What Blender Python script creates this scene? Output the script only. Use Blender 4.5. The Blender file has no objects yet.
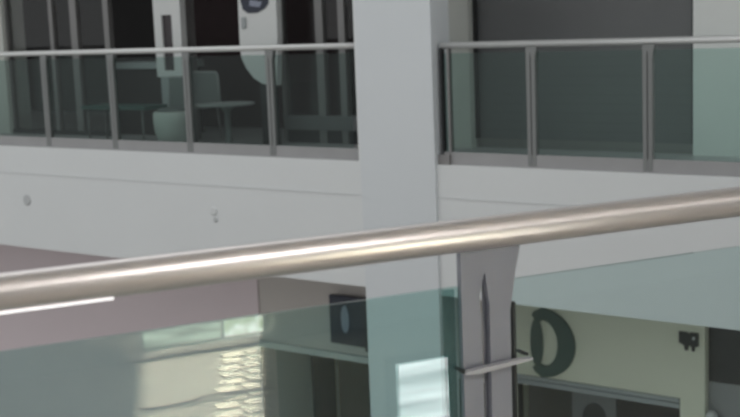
import bpy, bmesh, math
from mathutils import Vector, Matrix, Euler

S = bpy.context.scene
COL = S.collection
PI = math.pi

# ------------------------------------------------------------------ camera, sky, lights, exposure
cam_d = bpy.data.cameras.new('camera')
cam = bpy.data.objects.new('camera', cam_d); COL.objects.link(cam)
R = Matrix(((0.8085558, -0.0571977, 0.5856329), (0.5871287, 0.1443099, -0.7965265), (-0.0389531, 0.9878781, 0.1502650)))
cam.matrix_world = Matrix.Translation((0, 0, 1.45)) @ R.to_4x4()
cam_d.sensor_width = 36.0; cam_d.lens = 1246.0/740.0*36.0
cam_d.clip_start = 0.05; cam_d.clip_end = 200
cam_d.dof.use_dof = True; cam_d.dof.focus_distance = 3.6; cam_d.dof.aperture_fstop = 5.2
S.camera = cam

w = bpy.data.worlds.new('atrium_daylight'); S.world = w; w.use_nodes = True
bgn = w.node_tree.nodes['Background']
bgn.inputs[0].default_value = (0.95, 0.98, 0.98, 1); bgn.inputs[1].default_value = 0.70

def area(name, loc, rot, sx, sy, e, colr=(1, 1, 1), parent=None):
    d = bpy.data.lights.new(name, 'AREA'); d.shape = 'RECTANGLE'; d.size = sx; d.size_y = sy
    d.energy = e; d.color = colr
    o = bpy.data.objects.new(name, d); COL.objects.link(o); o.location = loc; o.rotation_euler = rot
    if parent: o.parent = parent
    return o
area('skylight', (-7, 4.0, 9.5), (0, 0, 0), 17, 9, 260, (0.98, 1.0, 0.99))

S.view_settings.view_transform = 'Standard'; S.view_settings.look = 'None'
S.view_settings.gamma = 1.0; S.view_settings.use_curve_mapping = False
S.view_settings.exposure = 0.08
S.cycles.transparent_max_bounces = 32
S.cycles.sample_clamp_indirect = 40.0

# ------------------------------------------------------------------ materials
def mat(name, colr, rough=0.6, metal=0.0, var=0.0, scale=4.0, emit=None, estr=0.0, bump=0.0, stretch=(1, 1, 1), spec=0.5):
    m = bpy.data.materials.new(name); m.use_nodes = True
    nt = m.node_tree; b = nt.nodes['Principled BSDF']
    b.inputs['Roughness'].default_value = rough; b.inputs['Metallic'].default_value = metal
    b.inputs['Specular IOR Level'].default_value = spec
    b.inputs['Base Color'].default_value = (*colr, 1)
    if var or bump:
        tc = nt.nodes.new('ShaderNodeTexCoord'); mp = nt.nodes.new('ShaderNodeMapping')
        mp.inputs['Scale'].default_value = stretch
        nz = nt.nodes.new('ShaderNodeTexNoise'); nz.inputs['Scale'].default_value = scale; nz.inputs['Detail'].default_value = 4
        nt.links.new(tc.outputs['Object'], mp.inputs[0]); nt.links.new(mp.outputs[0], nz.inputs['Vector'])
        if var:
            mx = nt.nodes.new('ShaderNodeMix'); mx.data_type = 'RGBA'
            mx.inputs[6].default_value = (*[c*(1-var) for c in colr], 1)
            mx.inputs[7].default_value = (*[min(1, c*(1+var)) for c in colr], 1)
            nt.links.new(nz.outputs[0], mx.inputs[0]); nt.links.new(mx.outputs[2], b.inputs['Base Color'])
        if bump:
            bp = nt.nodes.new('ShaderNodeBump'); bp.inputs['Strength'].default_value = bump; bp.inputs['Distance'].default_value = 0.01
            nt.links.new(nz.outputs[0], bp.inputs['Height']); nt.links.new(bp.outputs[0], b.inputs['Normal'])
    if emit:
        b.inputs['Emission Color'].default_value = (*emit, 1); b.inputs['Emission Strength'].default_value = estr
    return m

def glass(name, tint, refl=0.04):
    """tinted clear pane: straight-through tint plus sharp Schlick reflection"""
    m = bpy.data.materials.new(name); m.use_nodes = True
    nt = m.node_tree; nt.nodes.clear(); N = nt.nodes.new; L = nt.links.new
    out = N('ShaderNodeOutputMaterial'); mix = N('ShaderNodeMixShader')
    tr = N('ShaderNodeBsdfTransparent'); tr.inputs[0].default_value = (*[c**0.5 for c in tint], 1)
    gl = N('ShaderNodeBsdfGlossy'); gl.inputs['Roughness'].default_value = 0.0
    nz = N('ShaderNodeTexNoise'); nz.inputs['Scale'].default_value = 2.2; nz.inputs['Detail'].default_value = 1
    bp = N('ShaderNodeBump'); bp.inputs['Strength'].default_value = 0.10; bp.inputs['Distance'].default_value = 0.001
    L(nz.outputs[0], bp.inputs['Height']); L(bp.outputs[0], gl.inputs['Normal'])
    lw = N('ShaderNodeLayerWeight'); lw.inputs['Blend'].default_value = 0.5
    pw = N('ShaderNodeMath'); pw.operation = 'POWER'; pw.inputs[1].default_value = 5
    ma = N('ShaderNodeMath'); ma.operation = 'MULTIPLY_ADD'; ma.inputs[1].default_value = 1-refl; ma.inputs[2].default_value = refl
    L(lw.outputs['Facing'], pw.inputs[0]); L(pw.outputs[0], ma.inputs[0]); L(ma.outputs[0], mix.inputs[0])
    L(tr.outputs[0], mix.inputs[1]); L(gl.outputs[0], mix.inputs[2]); L(mix.outputs[0], out.inputs[0])
    return m

M = {}
M['white_paint'] = mat('white_paint', (0.66, 0.67, 0.68), 0.7, var=0.03, scale=1.2)
M['column_paint'] = mat('column_paint', (0.62, 0.64, 0.665), 0.7, var=0.03, scale=1.0)
M['joint'] = mat('joint', (0.58, 0.59, 0.60), 0.8)
M['smudge'] = mat('smudge', (0.46, 0.47, 0.48), 0.8)
M['smudge_pale'] = mat('smudge_pale', (0.62, 0.63, 0.64), 0.8)
M['beige_wall'] = mat('beige_wall', (0.58, 0.58, 0.55), 0.8, var=0.04)
M['upper_white'] = mat('upper_white', (0.78, 0.78, 0.77), 0.8, var=0.03)
M['shutter'] = mat('shutter', (0.155, 0.155, 0.16), 0.55, var=0.1, scale=2)
M['mauve_wall'] = mat('mauve_wall', (0.66, 0.575, 0.605), 0.75, var=0.05, scale=0.8)
M['grey_bulkhead'] = mat('grey_bulkhead', (0.50, 0.47, 0.45), 0.75, var=0.05, scale=0.8)
M['recess_wall'] = mat('recess_wall', (0.45, 0.46, 0.46), 0.8)
M['cream_band'] = mat('cream_band', (0.80, 0.79, 0.66), 0.7, var=0.04)
M['letter_green'] = mat('letter_green', (0.055, 0.10, 0.085), 0.5)
M['emblem_dark'] = mat('emblem_dark', (0.03, 0.032, 0.03), 0.6)
M['floor_tile'] = mat('floor_tile', (0.42, 0.41, 0.42), 0.35, var=0.06, scale=2)
M['beige_tile'] = mat('beige_tile', (0.44, 0.41, 0.375), 0.35, var=0.30, scale=3.2, stretch=(1.5, 4, 1))
M['lower_floor'] = mat('lower_floor', (0.45, 0.43, 0.40), 0.4, var=0.05)
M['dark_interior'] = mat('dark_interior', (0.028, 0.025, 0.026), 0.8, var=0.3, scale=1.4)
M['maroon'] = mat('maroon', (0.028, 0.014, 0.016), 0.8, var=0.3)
M['mullion'] = mat('mullion', (0.24, 0.23, 0.23), 0.45, metal=0.3)
M['dark_frame'] = mat('dark_frame', (0.03, 0.03, 0.033), 0.5)
M['white_plastic'] = mat('white_plastic', (0.66, 0.66, 0.66), 0.45)
M['grey_plastic'] = mat('grey_plastic', (0.36, 0.38, 0.39), 0.5)
M['dark_panel'] = mat('dark_panel', (0.05, 0.04, 0.045), 0.5)
M['navy'] = mat('navy', (0.015, 0.02, 0.04), 0.4)
M['pale_oval'] = mat('pale_oval', (0.26, 0.28, 0.36), 0.5)
M['cafe_pale'] = mat('cafe_pale', (0.34, 0.34, 0.34), 0.5)
M['cafe_grey'] = mat('cafe_grey', (0.17, 0.18, 0.18), 0.5)
M['tub_white'] = mat('tub_white', (0.66, 0.65, 0.63), 0.5)
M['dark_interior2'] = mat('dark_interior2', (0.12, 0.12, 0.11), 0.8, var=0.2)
M['door_teal'] = mat('door_teal', (0.035, 0.055, 0.075), 0.6)
M['far_steel2'] = mat('far_steel2', (0.42, 0.42, 0.45), 0.4, metal=0.2)
M['added_mat_cream'] = mat('added_mat_cream', (0.95, 0.90, 0.80), 0.8)
M['red'] = mat('red', (0.35, 0.05, 0.06), 0.5)
M['steel'] = mat('steel', (0.80, 0.745, 0.74), 0.36, metal=1.0, bump=0.03, scale=60, stretch=(0.02, 1, 1))
M['post_steel'] = mat('post_steel', (0.25, 0.255, 0.295), 0.5, metal=0.2)
M['far_steel'] = mat('far_steel', (0.20, 0.205, 0.205), 0.45, metal=0.2)
M['chrome'] = mat('chrome', (0.62, 0.62, 0.62), 0.3, metal=0.4)
M['channel'] = mat('channel', (0.30, 0.295, 0.30), 0.5, var=0.12, scale=3)
M['rubber'] = mat('rubber', (0.03, 0.035, 0.035), 0.7)
M['glint_strip'] = mat('glint_strip', (0.9, 0.9, 0.9), 0.3, emit=(1, 0.97, 0.98), estr=0.75)  # emission paints the bright sheen line under the handrail
M['poster_grey'] = mat('poster_grey', (0.30, 0.30, 0.31), 0.6)
M['cable'] = mat('cable', (0.02, 0.02, 0.02), 0.6)
M['lamp_glow'] = mat('lamp_glow', (0.9, 0.9, 0.9), 0.5, emit=(1.0, 0.97, 0.93), estr=15.0)
M['glass_near'] = glass('glass_near', (0.56, 0.77, 0.74))
M['glass_clear'] = glass('glass_clear', (0.74, 0.87, 0.86))
M['glass_dark'] = glass('glass_dark', (0.42, 0.56, 0.55))
M['glass_far'] = glass('glass_far', (0.60, 0.75, 0.71), 0.02)
M['glass_far_grey'] = glass('glass_far_grey', (0.50, 0.60, 0.575), 0.02)
M['shop_glass'] = glass('shop_glass', (0.75, 0.76, 0.76), 0.025)

def lit_window_mat(nm, estr, c0, c1, sc):
    m = bpy.data.materials.new(nm); m.use_nodes = True
    nt = m.node_tree; b = nt.nodes['Principled BSDF']
    tc = nt.nodes.new('ShaderNodeTexCoord'); mp = nt.nodes.new('ShaderNodeMapping'); mp.inputs['Scale'].default_value = sc
    nz = nt.nodes.new('ShaderNodeTexNoise'); nz.inputs['Scale'].default_value = 1.6
    cr = nt.nodes.new('ShaderNodeValToRGB')
    cr.color_ramp.elements[0].position = 0.35; cr.color_ramp.elements[0].color = (*c0, 1)
    cr.color_ramp.elements[1].position = 0.62; cr.color_ramp.elements[1].color = (*c1, 1)
    nt.links.new(tc.outputs['Object'], mp.inputs[0]); nt.links.new(mp.outputs[0], nz.inputs['Vector'])
    nt.links.new(nz.outputs[0], cr.inputs[0]); nt.links.new(cr.outputs[0], b.inputs['Emission Color'])
    b.inputs['Base Color'].default_value = (0.1, 0.1, 0.1, 1); b.inputs['Emission Strength'].default_value = estr
    return m
M['lit_window'] = lit_window_mat('lit_window', 7.0, (0.25, 0.30, 0.22), (0.75, 0.85, 0.66), (3, 3, 16))
M['lit_window_bright'] = lit_window_mat('lit_window_bright', 13.0, (0.38, 0.46, 0.28), (1.0, 0.98, 0.88), (16, 16, 14))
M['sill_white'] = mat('sill_white', (0.9, 0.9, 0.88), 0.5)
M['added_light_box'] = lit_window_mat('added_light_box', 12.0, (0.30, 0.34, 0.34), (1, 1, 1), (0.5, 0.5, 14))  # glow of the added box mirrored in the near glass

# ------------------------------------------------------------------ helpers
def box(bm, x0, x1, y0, y1, z0, z1, bev=0.0):
    r = bmesh.ops.create_cube(bm, size=1.0)
    vs = r['verts']
    for v in vs:
        v.co = Vector((x0+(v.co.x+.5)*(x1-x0), y0+(v.co.y+.5)*(y1-y0), z0+(v.co.z+.5)*(z1-z0)))
    if bev:
        es = list({e for v in vs for e in v.link_edges})
        bmesh.ops.bevel(bm, geom=es, offset=bev, segments=2, affect='EDGES', profile=0.5)
def prism(bm, pts, y0, y1, plane='xz'):
    """closed outline (a,b) extruded along the third axis"""
    def P(a, b, c): return (a, c, b) if plane == 'xz' else (a, b, c)
    A = [bm.verts.new(P(a, b, y0)) for a, b in pts]; B = [bm.verts.new(P(a, b, y1)) for a, b in pts]
    n = len(pts)
    bm.faces.new(A); bm.faces.new(B[::-1])
    for i in range(n): bm.faces.new((A[i], B[i], B[(i+1) % n], A[(i+1) % n]))
    bmesh.ops.recalc_face_normals(bm, faces=bm.faces[:])
def tube(bm, pts, r, seg=12):
    pts = [Vector(p) for p in pts]; rings = []
    for i, p in enumerate(pts):
        t = (pts[min(i+1, len(pts)-1)]-pts[max(i-1, 0)]).normalized()
        ref = Vector((0, 0, 1)) if abs(t.z) < .9 else Vector((1, 0, 0))
        a = t.cross(ref).normalized(); b = t.cross(a).normalized()
        rr = r[i] if isinstance(r, (list, tuple)) else r
        rings.append([bm.verts.new(p+(a*math.cos(k*2*PI/seg)+b*math.sin(k*2*PI/seg))*rr) for k in range(seg)])
    for q in range(len(rings)-1):
        for k in range(seg):
            f = bm.faces.new((rings[q][k], rings[q][(k+1) % seg], rings[q+1][(k+1) % seg], rings[q+1][k])); f.smooth = True
    bm.faces.new(rings[0]); bm.faces.new(rings[-1][::-1])
    bmesh.ops.recalc_face_normals(bm, faces=bm.faces[:])
def lathe(bm, prof, c=(0, 0, 0), seg=32):
    rings = []
    for r, z in prof:
        rings.append([bm.verts.new((c[0]+r*math.cos(k*2*PI/seg), c[1]+r*math.sin(k*2*PI/seg), c[2]+z)) for k in range(seg)])
    for q in range(len(rings)-1):
        for k in range(seg):
            f = bm.faces.new((rings[q][k], rings[q][(k+1) % seg], rings[q+1][(k+1) % seg], rings[q+1][k])); f.smooth = True
    bm.faces.new(rings[0]); bm.faces.new(rings[-1][::-1])
    bmesh.ops.recalc_face_normals(bm, faces=bm.faces[:])
def obj(name, bm, m, parent=None, label=None):
    me = bpy.data.meshes.new(name); bm.to_mesh(me); bm.free()
    me.materials.append(m if not isinstance(m, str) else M[m])
    o = bpy.data.objects.new(name, me); COL.objects.link(o)
    if parent: o.parent = parent
    if label: o['label'] = label
    return o
def B(name, m, x0, x1, y0, y1, z0, z1, parent=None, bev=0.0, label=None):
    bm = bmesh.new(); box(bm, x0, x1, y0, y1, z0, z1, bev); return obj(name, bm, m, parent, label)
def thing(name, label, cat, loc=(0, 0, 0), rz=0.0, group=None):
    o = bpy.data.objects.new(name, None); COL.objects.link(o); o.empty_display_size = 0.1
    o.location = loc; o.rotation_euler = (0, 0, rz); o['label'] = label; o['category'] = cat
    if group: o['group'] = group
    return o
def tag(o, label, cat, group=None):
    o['label'] = label; o['category'] = cat
    if group: o['group'] = group
    return o
def struct(o, label=None, cat=None):
    o['kind'] = 'structure'
    if label: o['label'] = label
    if cat: o['category'] = cat
    return o
def place(o, loc, rz):
    o.location = loc; o.rotation_euler = (0, 0, rz); return o

# ------------------------------------------------------------------ far side of the atrium (wall runs along X, face at Y=10.25)
YF = 10.25; YS = 11.70
XL, XR = -24.0, 4.0
# upper gallery slab with its white edge
fa = B('wall_far_slab_edge', 'white_paint', XL, XR, YF, YF+0.22, -1.32, 0.0)
struct(fa, 'white plastered slab edge running below the two far balustrades', 'wall')
bm = bmesh.new()
box(bm, XL, -7.64, YF-0.006, YF, -0.352, -0.340); box(bm, -6.70, XR, YF-0.006, YF, -0.330, -0.318)
struct(obj('trim_1', bm, 'joint'), 'fine horizontal joint line along the white slab edge', 'trim')
struct(B('floor_far', 'floor_tile', XL, XR, YF+0.22, 15.5, -0.30, 0.0), 'grey tiled floor of the far upper gallery', 'floor')
struct(B('ceiling_far_lower', 'grey_bulkhead', XL, XR, YF+0.22, 15.5, -1.32, -1.22), 'pale soffit under the far gallery', 'ceiling')
struct(B('ceiling_far_upper', 'upper_white', XL, XR, YF, 15.5, 3.2, 3.4), 'white ceiling above the far upper gallery', 'ceiling')
struct(B('wall_far_top', 'recess_wall', XL, XR, YF, YF+0.22, 3.4, 11.0), 'tall grey wall above the far upper gallery', 'wall')
struct(B('floor_atrium', 'lower_floor', XL-4, XR+6, -8, 15.5, -5.0, -4.8), 'pale floor at the bottom of the atrium', 'floor')

# pier between the balustrades
pier = B('wall_pier', 'column_paint', -7.61, -6.70, YF-0.03, YF+0.30, -4.8, 4.4)
struct(pier, 'tall white square pier between the two far balustrades', 'column')
struct(B('wall_pier_return', 'white_paint', -7.655, -7.60, YF-0.0, YF+0.6, 0.0, 3.2), 'narrow white return on the left of the pier', 'wall')

# upper gallery shopfronts
struct(B('wall_far_beige', 'beige_wall', -7.9, -7.18, YS, YS+0.3, 0, 3.2), 'pale beige wall right of the white pier', 'wall')
struct(B('wall_far_white', 'upper_white', -4.637, XR, YS, YS+0.3, 0, 3.2), 'white wall at the right end of the upper gallery', 'wall')
sh = thing('roller_shutter', 'wide dark grey closed shutter between beige wall and white wall', 'shutter', (-5.91, YS+0.12, 0))
bm = bmesh.new()
for k in range(32):
    box(bm, -1.272, 1.272, 0.0, 0.03, 0.1+k*0.097, 0.1+(k+1)*0.097-0.001)
box(bm, -1.272, 1.272, 0.012, 0.04, 0.1, 3.2)
obj('curtain', bm, 'shutter', sh)
B('bottom_rail', 'mullion', -1.272, 1.272, -0.01, 0.045, 0.0, 0.1, sh)
B('guide', 'dark_frame', -1.275, -1.225, -0.03, 0.0, 0.1, 3.2, sh); B('guide', 'dark_frame', 1.225, 1.275, -0.03, 0.0, 0.1, 3.2, sh)

# dark cafe front on the left
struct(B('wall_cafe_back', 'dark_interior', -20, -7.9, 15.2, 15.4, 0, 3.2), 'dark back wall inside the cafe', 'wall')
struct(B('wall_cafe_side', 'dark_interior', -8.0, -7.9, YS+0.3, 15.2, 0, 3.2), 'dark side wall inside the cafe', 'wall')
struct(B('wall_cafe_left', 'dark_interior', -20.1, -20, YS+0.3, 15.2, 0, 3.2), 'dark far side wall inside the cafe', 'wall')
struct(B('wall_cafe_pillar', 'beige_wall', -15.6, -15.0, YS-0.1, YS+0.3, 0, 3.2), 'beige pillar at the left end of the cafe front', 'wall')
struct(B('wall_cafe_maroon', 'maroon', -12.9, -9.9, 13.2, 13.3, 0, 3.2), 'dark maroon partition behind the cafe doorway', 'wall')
win = struct(bpy.data.objects.new('window_1', None)); COL.objects.link(win)
win['label'] = 'dark cafe shopfront glazing left of the doorway'; win['category'] = 'window'
for x, wd in ((-15.0, .06), (-14.0, .07), (-13.53, .13), (-12.87, .10)):
    B('mullion', 'mullion', x-wd/2, x+wd/2, YS-0.04, YS+0.04, 0.0, 3.2, win)
B('pane', 'shop_glass', -15.0, -12.87, YS-0.006, YS+0.006, 0.05, 3.15, win)
B('sill', 'dark_frame', -15.0, -12.87, YS-0.05, YS+0.05, 0.0, 0.06, win)
win2 = struct(bpy.data.objects.new('window_2', None)); COL.objects.link(win2)
win2['label'] = 'dark cafe shopfront glazing between doorway and pier'; win2['category'] = 'window'
for x, wd in ((-9.80, .05), (-9.22, .11), (-8.89, .09), (-8.0, .1)):
    B('mullion', 'mullion', x-wd/2, x+wd/2, YS-0.04, YS+0.04, 0.0, 3.2, win2)
B('pane', 'shop_glass', -9.80, -8.0, YS-0.006, YS+0.006, 0.34, 3.15, win2)
B('stall_riser', 'shutter', -9.80, -8.0, YS-0.06, YS+0.06, 0.16, 0.33, win2)
B('plinth', 'dark_frame', -9.80, -8.0, YS-0.03, YS+0.03, 0.0, 0.16, win2)
B('mullion', 'mullion', -11.40, -11.30, YS-0.04, YS+0.04, 0.0, 3.2, win)

# counter inside
ct = thing('counter', 'dark serving counter with a pale top inside the cafe, left of the slotted white stand', 'counter', (-12.65, 12.2, 0))
B('countertop', 'grey_plastic', -0.55, 0.75, -0.3, 0.3, 0.90, 0.99, ct, 0.01)
B('body', 'dark_interior', -0.5, 0.7, -0.26, 0.28, 0.0, 0.90, ct)

# slotted white stand
st = thing('display_stand', 'tall white stand with a narrow dark slot panel beside the cafe doorway', 'display stand', (-11.42, 11.45, 0))
bm = bmesh.new()
box(bm, -0.27, -0.135, -0.05, 0.05, 0.82, 2.3); box(bm, 0.045, 0.20, -0.05, 0.05, 0.82, 2.3)
box(bm, -0.135, 0.045, -0.05, 0.05, 1.60, 2.3); box(bm, -0.135, 0.045, -0.05, 0.05, 0.82, 0.90)
box(bm, -0.135, 0.045, 0.01, 0.05, 0.90, 1.60)
obj('body', bm, 'white_plastic', st)
B('slot_panel', 'dark_panel', -0.135, 0.045, -0.02, 0.01, 0.90, 1.60, st)
B('base', 'grey_plastic', -0.22, 0.17, -0.04, 0.04, 0.0, 0.82, st, 0.004)

# white kiosk with curved underside and poster
kp = thing('poster_kiosk', 'white upright kiosk with a dark blue poster and curved lower edge in the cafe front', 'kiosk', (-9.94, 11.40, 0))
arc = [(-0.265, 1.30), (-0.265, 1.16), (-0.25, 1.04), (-0.18, 0.92), (-0.07, 0.80), (0.06, 0.735), (0.20, 0.71), (0.29, 0.71)]
bm = bmesh.new(); prism(bm, arc+[(0.34, 1.30), (0.35, 2.2), (-0.25, 2.2)], -0.05, 0.05)
bmesh.ops.bevel(bm, geom=[e for e in bm.edges], offset=0.006, segments=1, affect='EDGES')
obj('panel', bm, 'white_plastic', kp)
bm = bmesh.new()
prism(bm, [(-0.20, 1.72), (-0.17, 1.62), (-0.09, 1.575), (0.05, 1.575), (0.17, 1.62), (0.23, 1.68), (0.24, 2.05), (-0.20, 2.05)], -0.062, -0.05)
po = obj('poster', bm, 'navy', kp, 'dark blue poster with rounded lower corners')
bm = bmesh.new(); prism(bm, [(-0.06, 1.66), (0.10, 1.64), (0.14, 1.70), (-0.05, 1.73)], -0.066, -0.062)
obj('poster_stripe', bm, 'pale_oval', po, 'pale stripe')
bm = bmesh.new(); prism(bm, [(-0.20, 1.78), (-0.12, 1.78), (-0.12, 1.84), (-0.20, 1.84)], -0.066, -0.062); obj('poster_stripe', bm, 'red', po, 'red stripe')
bm = bmesh.new(); box(bm, -0.20, -0.13, -0.075, -0.05, 1.40, 1.53, 0.008); obj('grip', bm, 'grey_plastic', kp)
B('pedestal', 'dark_frame', 0.02, 0.24, -0.04, 0.04, 0.0, 0.74, kp)

# cafe furniture behind the glass
def chair_shell(name, label, loc, rz, back_w, back_h, tub):
    t = thing(name, label, 'chair', loc, rz)
    if tub:
        bm = bmesh.new(); lathe(bm, [(0.13, 0.0), (0.19, 0.06), (0.235, 0.18), (0.25, 0.32), (0.245, 0.42), (0.22, 0.44), (0.20, 0.42)], seg=28); obj('tub_base', bm, 'tub_white', t)
        bm = bmesh.new(); lathe(bm, [(0.2, 0.415), (0.205, 0.45), (0.17, 0.475)], seg=28); obj('seat', bm, 'cafe_grey', t)
    else:
        bm = bmesh.new(); box(bm, -0.22, 0.22, -0.22, 0.22, 0.43, 0.47, 0.015); obj('seat', bm, 'cafe_pale', t)
        for sx in (-1, 1):
            for sy in (-1, 1):
                bm = bmesh.new(); tube(bm, [(sx*0.22, sy*0.21, 0.0), (sx*0.19, sy*0.18, 0.44)], 0.011, 8); obj('leg', bm, 'mullion', t)
    bm = bmesh.new(); hw = back_w/2
    out = [(-hw*0.95, 0.47), (hw*1.05, 0.47), (hw*0.95, back_h-0.03), (hw*0.85, back_h), (-hw*0.85, back_h), (-hw*0.98, back_h-0.03)]
    prism(bm, out, 0.17, 0.19); obj('backrest', bm, 'cafe_grey', t)
    bm = bmesh.new(); tube(bm, [(hw*1.05, 0.18, 0.45), (hw*0.95, 0.18, back_h-0.03), (hw*0.80, 0.18, back_h), (-hw*0.80, 0.18, back_h), (-hw*0.95, 0.18, back_h-0.03), (-hw*1.0, 0.18, 0.45)], 0.013, 8)
    obj('back_frame', bm, 'cafe_pale', t)
    return t
chair_shell('tub_chair', 'white rounded tub chair standing just left of the post in front of the cafe', (-10.88, 10.84, 0), math.radians(8), 0.36, 0.84, True)
chair_shell('cafe_chair', 'pale framed chair with a square back beside the small round table', (-11.02, 11.38, 0), math.radians(-4), 0.50, 0.87, False)
tb = thing('round_table', 'small pale round pedestal table behind the left glass balustrade', 'table', (-10.12, 10.98, 0))
bm = bmesh.new(); lathe(bm, [(0.30, 0.50), (0.33, 0.505), (0.33, 0.525), (0.30, 0.53)], seg=36); obj('tabletop', bm, 'cafe_pale', tb)
bm = bmesh.new(); lathe(bm, [(0.13, 0.0), (0.13, 0.015), (0.04, 0.05), (0.035, 0.42), (0.10, 0.50)], seg=20); obj('pedestal', bm, 'cafe_grey', tb)
lt = thing('low_table', 'long low table with a dark green top left of the white tub chair', 'table', (-11.95, 11.0, 0))
bm = bmesh.new(); box(bm, -0.55, 0.62, -0.2, 0.2, 0.44, 0.49, 0.008); obj('tabletop', bm, mat('green_top', (0.05, 0.11, 0.10), 0.4), lt)
for sx in (-0.48, 0.52):
    for sy in (-0.15, 0.15):
        bm = bmesh.new(); tube(bm, [(sx, sy, 0), (sx, sy, 0.445)], 0.015, 8); obj('leg', bm, 'mullion', lt)
for x, z, m_, lb in ((-13.03, -0.69, 'smudge', 'small dark round fitting on the white slab edge at far left'), (-9.74, -0.64, 'smudge_pale', 'small pale round fitting on the white slab edge left of the pier'), (-9.72, -0.74, 'smudge', 'smaller grey fitting just below the pale one on the slab edge')):
    bm = bmesh.new(); r = 0.07 if m_ == 'smudge' and x < -12 else 0.05
    if z == -0.74: r = 0.03
    lathe(bm, [(r, 0), (r, 0.008), (r*0.8, 0.014)], seg=20)
    bmesh.ops.rotate(bm, verts=bm.verts[:], cent=(0, 0, 0), matrix=Matrix.Rotation(PI/2, 3, 'X'))
    o = obj('wall_fitting', bm, m_); o.location = (x, YF, z); tag(o, lb, 'wall fitting', 'small round fittings on the white slab edge')

# ------------------------------------------------------------------ balustrades (local x along the rail, y away from the walkway edge)
def twin_post(s, ztop, parent, m_, flare=True, depth=0.05, zb=0.0, w=0.038, gap=0.011, name='post', notch=0.0):
    """two flat bars, merging and widening under the handrail; local x centred on s"""
    g = gap/2
    bm = bmesh.new()
    prism(bm, [(s-g-w, zb), (s-g, zb), (s-g-notch*0.4, ztop-0.12), (s-g-notch*0.7, ztop-0.085), (s-0.002, ztop-0.045), (s-0.002, ztop), (s-g-w-0.003, ztop), (s-g-w-0.003, ztop-0.06)], -depth/2, depth/2)
    a = obj(name, bm, m_, parent)
    bm = bmesh.new()
    prism(bm, [(s+g, zb), (s+g+w, zb), (s+g+w+0.002, ztop-0.12), (s+g+w+0.014, ztop-0.05), (s+g+w+0.026, ztop), (s-0.002, ztop), (s-0.002, ztop-0.045), (s+g+notch*0.3, ztop-0.12), (s+g+0.001, ztop-0.085)], -depth/2, depth/2)
    b = obj(name, bm, m_, parent)
    return a, b

def far_balustrade(lbl, x0, x1, posts, zc):
    t = thing('glass_balustrade', lbl, 'balustrade', (x0, YF+0.09, 0), 0.0, 'glass balustrades of the far gallery')
    L = x1-x0
    bm = bmesh.new(); tube(bm, [(0, 0, zc), (L, 0, zc)], 0.032, 16); obj('handrail', bm, 'chrome', t)
    B('base_channel', 'channel', 0.0, L, -0.025, 0.04, 0.0, 0.125, t, 0.004)
    P = [p-x0 for p in posts]
    for p in P:
        p = p-0.065
        twin_post(p, zc-0.028, t, 'far_steel', zb=0.02, depth=0.06)
    E_ = [0.0]+P+[L]
    for a, b in zip(E_[:-1], E_[1:]):
        if b-a > 0.15:
            B('glass_panel', 'glass_far_grey' if x0 < -10 else 'glass_far', a+(0.0 if a == 0 else -0.01), b-0.12, -0.006, 0.006, 0.125, zc-0.075, t)
    return t
fl = far_balustrade('glass balustrade with steel posts left of the white pier, before the dark cafe', -17.5, -7.66, [-17.4, -16.18, -14.96, -13.74, -12.525, -11.30, -10.05, -8.80], 1.185)
B('end_post', 'dark_frame', 9.80, 9.835, -0.03, 0.03, 0.0, 1.16, fl)
fr = far_balustrade('glass balustrade with steel posts right of the white pier, in front of the dark shutter', -6.67, 3.0, [-5.60, -4.44, -3.24, -2.04, -0.84, 0.36, 1.56, 2.76], 1.165)
B('end_post', 'dark_frame', 0.0, 0.022, -0.03, 0.03, 0.0, 1.14, fr); B('end_post', 'mullion', 0.085, 0.105, -0.03, 0.03, 0.0, 1.14, fr)
B('end_bracket', 'mullion', -0.05, 0.10, -0.06, -0.03, 0.0, 0.10, fr)

# ------------------------------------------------------------------ lower storey, far side
struct(B('wall_lower_mauve', 'mauve_wall', -20, -10.44, YS, YS+0.3, -4.8, -1.32), 'plain mauve-grey wall on the lower floor at the left', 'wall')
struct(B('wall_lower_bulkhead', 'grey_bulkhead', -10.44, -6.7, YS+0.02, YS+0.3, -2.60, -1.32), 'grey bulkhead over the lower recess left of the pier', 'wall')
struct(B('trim_2', 'recess_wall', -10.44, -6.7, YS-0.02, YS+0.3, -2.66, -2.58), 'pale lower edge of the bulkhead', 'trim')
struct(B('wall_lower_recess', 'recess_wall', -12.5, -10.44, 13.2, 13.3, -4.8, -2.6), 'pale grey back wall of the lower recess', 'wall')
struct(B('wall_lower_recess_side', 'recess_wall', -10.6, -10.44, YS+0.3, 13.2, -4.8, -1.32), 'left side wall of the lower recess', 'wall')
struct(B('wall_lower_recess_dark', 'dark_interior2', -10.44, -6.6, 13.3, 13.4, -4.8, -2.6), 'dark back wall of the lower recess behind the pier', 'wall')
dr = struct(B('door_1', 'door_teal', -10.44, -10.40, 12.70, 13.18, -4.8, -2.62), 'dark door leaf in the lower recess', 'door')
struct(B('ceiling_lower_recess', 'recess_wall', -12.5, -6.6, YS+0.3, 13.4, -2.6, -2.5), 'ceiling of the lower recess', 'ceiling')

# square dark sign
sg = thing('square_sign', 'dark square sign with a pale oval on the bulkhead left of the pier', 'sign', (-8.93, YS-0.09, -2.13))
B('panel', 'navy', -0.26, 0.40, -0.03, 0.05, -0.30, 0.30, sg, 0.01)
B('mount', 'dark_frame', -0.05, 0.15, 0.05, 0.09, -0.1, 0.1, sg)
bm = bmesh.new(); N_ = 28
prism(bm, [(-0.02+0.06*math.cos(k*2*PI/N_), 0.02+0.17*math.sin(k*2*PI/N_)) for k in range(N_)], -0.037, -0.03)
obj('oval_mark', bm, 'pale_oval', sg, 'pale blue oval')
B('edge_strip', 'dark_frame', 0.28, 0.40, -0.05, -0.03, -0.34, 0.30, sg)

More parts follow.
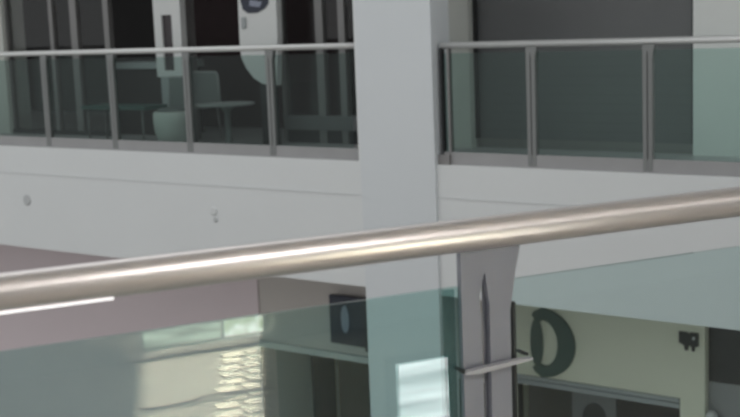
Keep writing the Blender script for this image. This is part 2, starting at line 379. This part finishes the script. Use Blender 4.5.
# shop with the letter D
struct(B('wall_lower_sign_band', 'cream_band', -6.75, -4.513, YS, YS+0.3, -2.50, -1.32), 'cream sign band of the lower shop', 'wall')
struct(B('wall_lower_cream_pier', 'cream_band', -4.776, -4.513, YS, YS+0.3, -4.8, -2.50), 'cream pier right of the shop window', 'wall')
struct(B('wall_lower_left_jamb', 'cream_band', -6.9, -6.70, YS, YS+0.3, -4.8, -2.50), 'cream jamb behind the pier', 'wall')
bm = bmesh.new(); box(bm, -6.70, -4.776, YS-0.03, YS+0.05, -2.535, -2.495); box(bm, -6.70, -4.776, YS-0.015, YS+0.05, -2.60, -2.55)
struct(obj('trim_3', bm, 'grey_plastic'), 'moulded frame under the cream sign band', 'trim')
# letter: thick bowl and thin lens-shaped stem
lt = thing('sign_letter', 'dark green letter D with a thick curved bowl on the cream band', 'sign letter', (-6.235, YS, -2.10))
bm = bmesh.new()
outer = [(-0.11+0.40*math.sin(a), 0.385*math.cos(a)) for a in [math.radians(v) for v in range(0, 181, 9)]]
inner = [(-0.09+0.18*math.sin(a), 0.255*math.cos(a)) for a in [math.radians(v) for v in range(180, -1, -9)]]
prism(bm, [(-0.22, 0.30), (-0.19, 0.345)]+outer+[(-0.19, -0.33), (-0.22, -0.28), (-0.15, -0.235)]+inner+[(-0.15, 0.21)], -0.035, 0.0)
obj('bowl', bm, 'letter_green', lt)
bm = bmesh.new()
prism(bm, [(-0.17+0.075*math.cos(k*2*PI/24), 0.0+0.27*math.sin(k*2*PI/24)) for k in range(24)], -0.03, 0.0)
obj('stem', bm, 'letter_green', lt)
# small emblem
bm = bmesh.new()
prism(bm, [(-0.10, 0.09), (-0.02, 0.09), (0.0, 0.075), (0.02, 0.09), (0.10, 0.09), (0.10, -0.045), (0.065, -0.05), (0.06, -0.10), (0.035, -0.10), (0.03, -0.05), (-0.005, -0.05), (-0.01, -0.10), (-0.035, -0.10), (-0.045, -0.05), (-0.075, -0.03), (-0.10, -0.03)], -0.02, 0.0)
em = obj('wall_emblem', bm, 'emblem_dark'); em.location = (-4.68, YS, -1.88); tag(em, 'small dark square emblem with stubby feet on the cream pier', 'emblem')
bm = bmesh.new(); prism(bm, [(0.045, 0.05), (0.07, 0.05), (0.07, 0.02), (0.045, 0.02)], -0.024, -0.02); obj('pale_mark', bm, 'smudge_pale', em, 'tiny pale square')  # tiny pale square on the emblem face
# shop window
w3 = struct(bpy.data.objects.new('window_3', None)); COL.objects.link(w3); w3['label'] = 'dark window of the lower shop under the cream band'; w3['category'] = 'window'
B('pane', 'shop_glass', -6.70, -4.776, YS+0.10, YS+0.11, -4.75, -2.58, w3)
B('sill', 'dark_frame', -6.70, -4.776, YS+0.05, YS+0.2, -4.8, -4.75, w3)
B('frame', 'dark_frame', -6.70, -6.67, YS+0.05, YS+0.13, -4.75, -2.58, w3); B('frame', 'dark_frame', -4.80, -4.776, YS+0.05, YS+0.13, -4.75, -2.58, w3)
struct(B('wall_shop_back', 'dark_interior', -6.9, XR, 13.6, 13.7, -4.8, -1.32), 'dark back wall inside the lower shops', 'wall')
ps = thing('window_poster', 'grey poster with a dark round shape behind the lower shop window', 'poster', (-5.86, YS+0.22, -3.1))
B('sheet', 'poster_grey', -0.25, 0.27, 0.0, 0.015, -0.65, 0.42, ps)
bm = bmesh.new(); prism(bm, [(0.02+0.14*math.cos(k*2*PI/28), 0.16+0.17*math.sin(k*2*PI/28)) for k in range(28)], -0.008, 0.0); obj('round_shape', bm, 'dark_frame', ps, 'dark round shape')
B('stand', 'dark_frame', -0.2, 0.22, 0.015, 0.05, -1.7, -0.6, ps)
# dark opening at right
struct(B('wall_lower_right_lintel', 'cream_band', -4.513, XR, YS+0.02, YS+0.3, -1.62, -1.32), 'cream strip over the dark opening at the lower right', 'wall')
bm = bmesh.new(); box(bm, -4.513, XR, YS+0.08, YS+0.12, -4.8, -2.66); box(bm, -4.513, XR, YS+0.10, YS+0.12, -2.30, -1.62)
o = obj('shop_panelling', bm, 'dark_frame'); tag(o, 'dark panelled shopfront at the lower right, right of the cream pier', 'shopfront')
B('glazed_band', 'poster_grey', -4.513, XR, YS+0.09, YS+0.13, -2.66, -2.30, o, label='lighter grey horizontal band')
bm = bmesh.new(); lathe(bm, [(0.02, 0), (0.055, 0.02), (0.06, 0.06), (0.03, 0.10)], seg=16)
k_ = obj('white_lamp', bm, 'white_plastic'); k_.location = (-4.44, YS-0.0, -2.68); tag(k_, 'small white lamp low on the dark shopfront by the cream pier', 'lamp')

# ------------------------------------------------------------------ our side: gallery floor, walls, railing (local frame)
AX, AY = -1.5049, 1.1239; RZ = math.radians(61.2)
def near(o): o.location = (AX, AY, 0); o.rotation_euler = (0, 0, RZ); return o
struct(near(B('floor', 'beige_tile', -5, 8, -3.4, 0.12, -0.12, 0.0)), 'beige tiled floor of the near gallery', 'floor')
struct(near(B('wall_near_slab_edge', 'white_paint', -5, 8, 0.0, 0.12, -0.55, -0.12)), 'white slab edge under the near railing', 'wall')
struct(near(B('floor_near_slab', 'grey_bulkhead', -5, 8, -3.4, 0.0, -0.55, -0.12)), 'near gallery slab', 'floor')
struct(near(B('wall_back', 'upper_white', -5, 8, -3.6, -3.4, 0.0, 3.3)), 'grey wall behind the near gallery', 'wall')
struct(near(B('ceiling', 'upper_white', -5, 8, -3.4, 1.4, 3.3, 3.45)), 'white ceiling of the near gallery', 'ceiling')
struct(near(B('wall_near_lower', 'grey_bulkhead', -5, 8, -1.6, -1.4, -4.8, -0.55)), 'wall under the near gallery', 'wall')
lw_ = struct(bpy.data.objects.new('window_4', None)); COL.objects.link(lw_); near(lw_)
lw_['label'] = 'bright daylit window on the wall behind the near gallery'; lw_['category'] = 'window'
B('pane', 'lit_window', 1.06, 1.41, -3.40, -3.38, 0.06, 0.95, lw_)
B('bright_pane', 'lit_window_bright', 1.43, 1.61, -3.40, -3.38, 0.06, 0.95, lw_)
B('sill', 'sill_white', 1.04, 1.62, -3.40, -3.375, 0.02, 0.045, lw_)

RC = 1.0735
rl = near(thing('glass_railing', 'foreground stainless steel railing with glass panels crossing the picture', 'railing'))
bm = bmesh.new(); tube(bm, [(-3.0, 0, RC), (5.5, 0, RC)], 0.0288, 48); hr = obj('handrail', bm, 'steel', rl)
bm = bmesh.new(); tube(bm, [(-3.0, -0.012, RC-0.0282), (0.162, -0.012, RC-0.0282)], 0.0019, 8); obj('underside_glint', bm, 'glint_strip', hr, 'thin glowing strip standing in for a bright glint under the handrail')  # highlight on the rail's underside, built as a thin glowing tube
for k, s in enumerate((-1.93, 0.817, 3.57)):
    a, b = twin_post(s, RC-0.024, rl, 'post_steel', zb=0.0, depth=0.014, w=0.041, gap=0.011, notch=0.012)
    bm = bmesh.new()
    ang = math.atan2(0.0, 1)
    prism(bm, [(s-0.056, 0.834), (s-0.03, 0.831), (s+0.05, 0.837), (s+0.080, 0.840), (s+0.081, 0.843), (s+0.05, 0.844), (s-0.03, 0.840), (s-0.056, 0.838)], -0.028, -0.014)
    br = obj('clamp_bar', bm, 'far_steel2', rl)
    for q, zq in ((-0.057, 0.838), (0.072, 0.850)):
        bm = bmesh.new(); tube(bm, [(s+q, -0.022, zq), (s+q, 0.008, zq)], 0.0035, 10); obj('bolt', bm, 'rubber', br)
    bm = bmesh.new(); box(bm, s-0.08, s+0.09, -0.05, 0.05, 0.0, 0.015, 0.003); obj('base_plate', bm, 'post_steel', rl)
for a, b in ((-1.87, 0.765), (0.873, 3.51)):
    zt = 0.984
    gp = B('glass_panel', 'glass_near' if a < 0 else 'glass_clear', a, b, -0.002, 0.010, 0.06, zt, rl)
    if a < 0: B('edge_strip', 'glass_dark', b-0.022, b-0.001, 0.012, 0.020, 0.06, zt-0.006, gp, label='darker green strip at the panel edge')
    else: B('edge_strip', 'rubber', a-0.002, a+0.004, -0.006, 0.014, 0.06, zt-0.04, gp, label='black seal at the panel edge')

# cables lying on the floor behind the camera, seen mirrored in the glass
for dz, sg_, lb in ((0.0, 1.0, 'thin dark cable on the gallery floor, crossing the added mat nearer the wall'), (0.045, -0.6, 'thin dark cable on the gallery floor, crossing the added mat nearer the railing')):
    bm = bmesh.new()
    tube(bm, [(0.845+0.05*k, -2.68+dz*(1-k/14)+0.02*sg_*math.sin(k*0.75), 0.014) for k in range(12)], 0.0042, 8)
    tag(near(obj('floor_cable', bm, 'cable')), lb, 'cable', 'cables on the near gallery floor')
lb = near(thing('added_light_box', 'low glowing box added on the near gallery floor for the white patch mirrored in the glass', 'light box'))  # added box, glowing for the white patch that the glass mirrors
B('housing', 'dark_frame', 1.61, 1.82, -2.10, -2.002, 0.0, 0.235, lb)  # housing of the added light box
B('glow_face', 'added_light_box', 1.616, 1.814, -2.002, -1.998, 0.006, 0.23, lb)
mt_ = bmesh.new()
for i in range(2):
    for j in range(10):
        y0 = -3.30+j*0.10; x0 = 1.365-(y0+3.28)*0.36+i*0.115+0.012*math.sin(j*2.3)
        box(mt_, x0, x0+0.095-0.012*(j % 2), y0, y0+0.072, 0.002, 0.008+0.002*((i+j) % 2))
tag(near(obj('added_mat', mt_, 'added_mat_cream')), 'cream block mat added on the near gallery floor for the bright blocks mirrored in the glass', 'mat')  # added mat, sheared and pale to mirror as bright blocks in the glass

# ceiling lamps of the near gallery
def ceiling_lamp(lbl, x0, x1, y, grp='linear ceiling lamps of the near gallery'):
    t = near(thing('ceiling_lamp', lbl, 'ceiling lamp'))
    B('housing', 'white_plastic', x0-0.03, x1+0.03, y-0.19, y+0.19, 3.24, 3.30, t)
    B('diffuser', 'lamp_glow', x0, x1, y-0.16, y+0.16, 3.225, 3.24, t)
ceiling_lamp('long linear ceiling lamp above the near railing, behind the camera', -0.7, 1.1, -3.0)
ul = near(thing('added_uplight', 'unseen trough light added on the back wall to brighten the near ceiling and handrail', 'added light'))  # added light, unseen: brightens wall and ceiling for the handrail's broad sheen
bm = bmesh.new()
box(bm, -4.5, 6.5, -3.40, -3.14, 2.50, 2.52); box(bm, -4.5, 6.5, -3.16, -3.14, 2.52, 2.66); box(bm, -4.52, -4.5, -3.40, -3.14, 2.50, 2.66); box(bm, 6.5, 6.52, -3.40, -3.14, 2.50, 2.66)
obj('added_trough', bm, 'white_plastic', ul)
B('added_tube', 'lamp_glow', -4.4, 6.4, -3.32, -3.24, 2.53, 2.57, ul)
def added_beam(lbl, x, y, pool, e, colr):  # added light; aperture skewed so the mirrored pool keeps upright edges
    """added projector, aperture shaped to throw a sharp-edged pool of light that the glass mirrors"""
    t = near(thing('added_spotlight', lbl, 'spotlight'))
    zt, za = 3.10, 2.95; k = (zt-za)/zt; W = 0.09
    bm = bmesh.new()
    inn = [(x+(px-x)*k, y+(py-y)*k) for px, py in pool]; out = [(x-W, y-W), (x+W, y-W), (x+W, y+W), (x-W, y+W)]
    vi = [[bm.verts.new((a_, b_, z_)) for a_, b_ in inn] for z_ in (za-0.003, za)]; vo = [[bm.verts.new((a_, b_, z_)) for a_, b_ in out] for z_ in (za-0.003, za)]
    for q in range(4):
        p = (q+1) % 4
        for z_ in (0, 1): bm.faces.new((vi[z_][q], vi[z_][p], vo[z_][p], vo[z_][q]))
        bm.faces.new((vi[0][q], vi[0][p], vi[1][p], vi[1][q])); bm.faces.new((vo[0][q], vo[0][p], vo[1][p], vo[1][q]))
    bmesh.ops.recalc_face_normals(bm, faces=bm.faces[:])
    obj('added_aperture_plate', bm, 'dark_frame', t)
    bm = bmesh.new()
    box(bm, x-W-.01, x-W, y-W-.01, y+W+.01, za-0.004, 3.22); box(bm, x+W, x+W+.01, y-W-.01, y+W+.01, za-0.004, 3.22)
    box(bm, x-W, x+W, y-W-.01, y-W, za-0.004, 3.22); box(bm, x-W, x+W, y+W, y+W+.01, za-0.004, 3.22); box(bm, x-W, x+W, y-W, y+W, 3.21, 3.22)
    obj('housing', bm, 'dark_frame', t)  # housing of the added spotlight
    bm = bmesh.new(); tube(bm, [(x, y, 3.22), (x, y, 3.30)], 0.015, 10); obj('stem', bm, 'dark_frame', t)
    d = bpy.data.lights.new('beam', 'SPOT'); d.energy = e; d.color = colr; d.spot_size = math.radians(60); d.spot_blend = 0.0; d.shadow_soft_size = 0.002
    o = bpy.data.objects.new('beam', d); COL.objects.link(o); o.parent = t; o.location = (x, y, zt)
added_beam('unseen spotlight added under the near ceiling for the warm pool mirrored in the glass', 1.18, -2.90, [(1.04, -3.385), (1.59, -3.385), (1.205, -2.32), (0.745, -2.32)], 5600, (1.0, 0.86, 0.68))
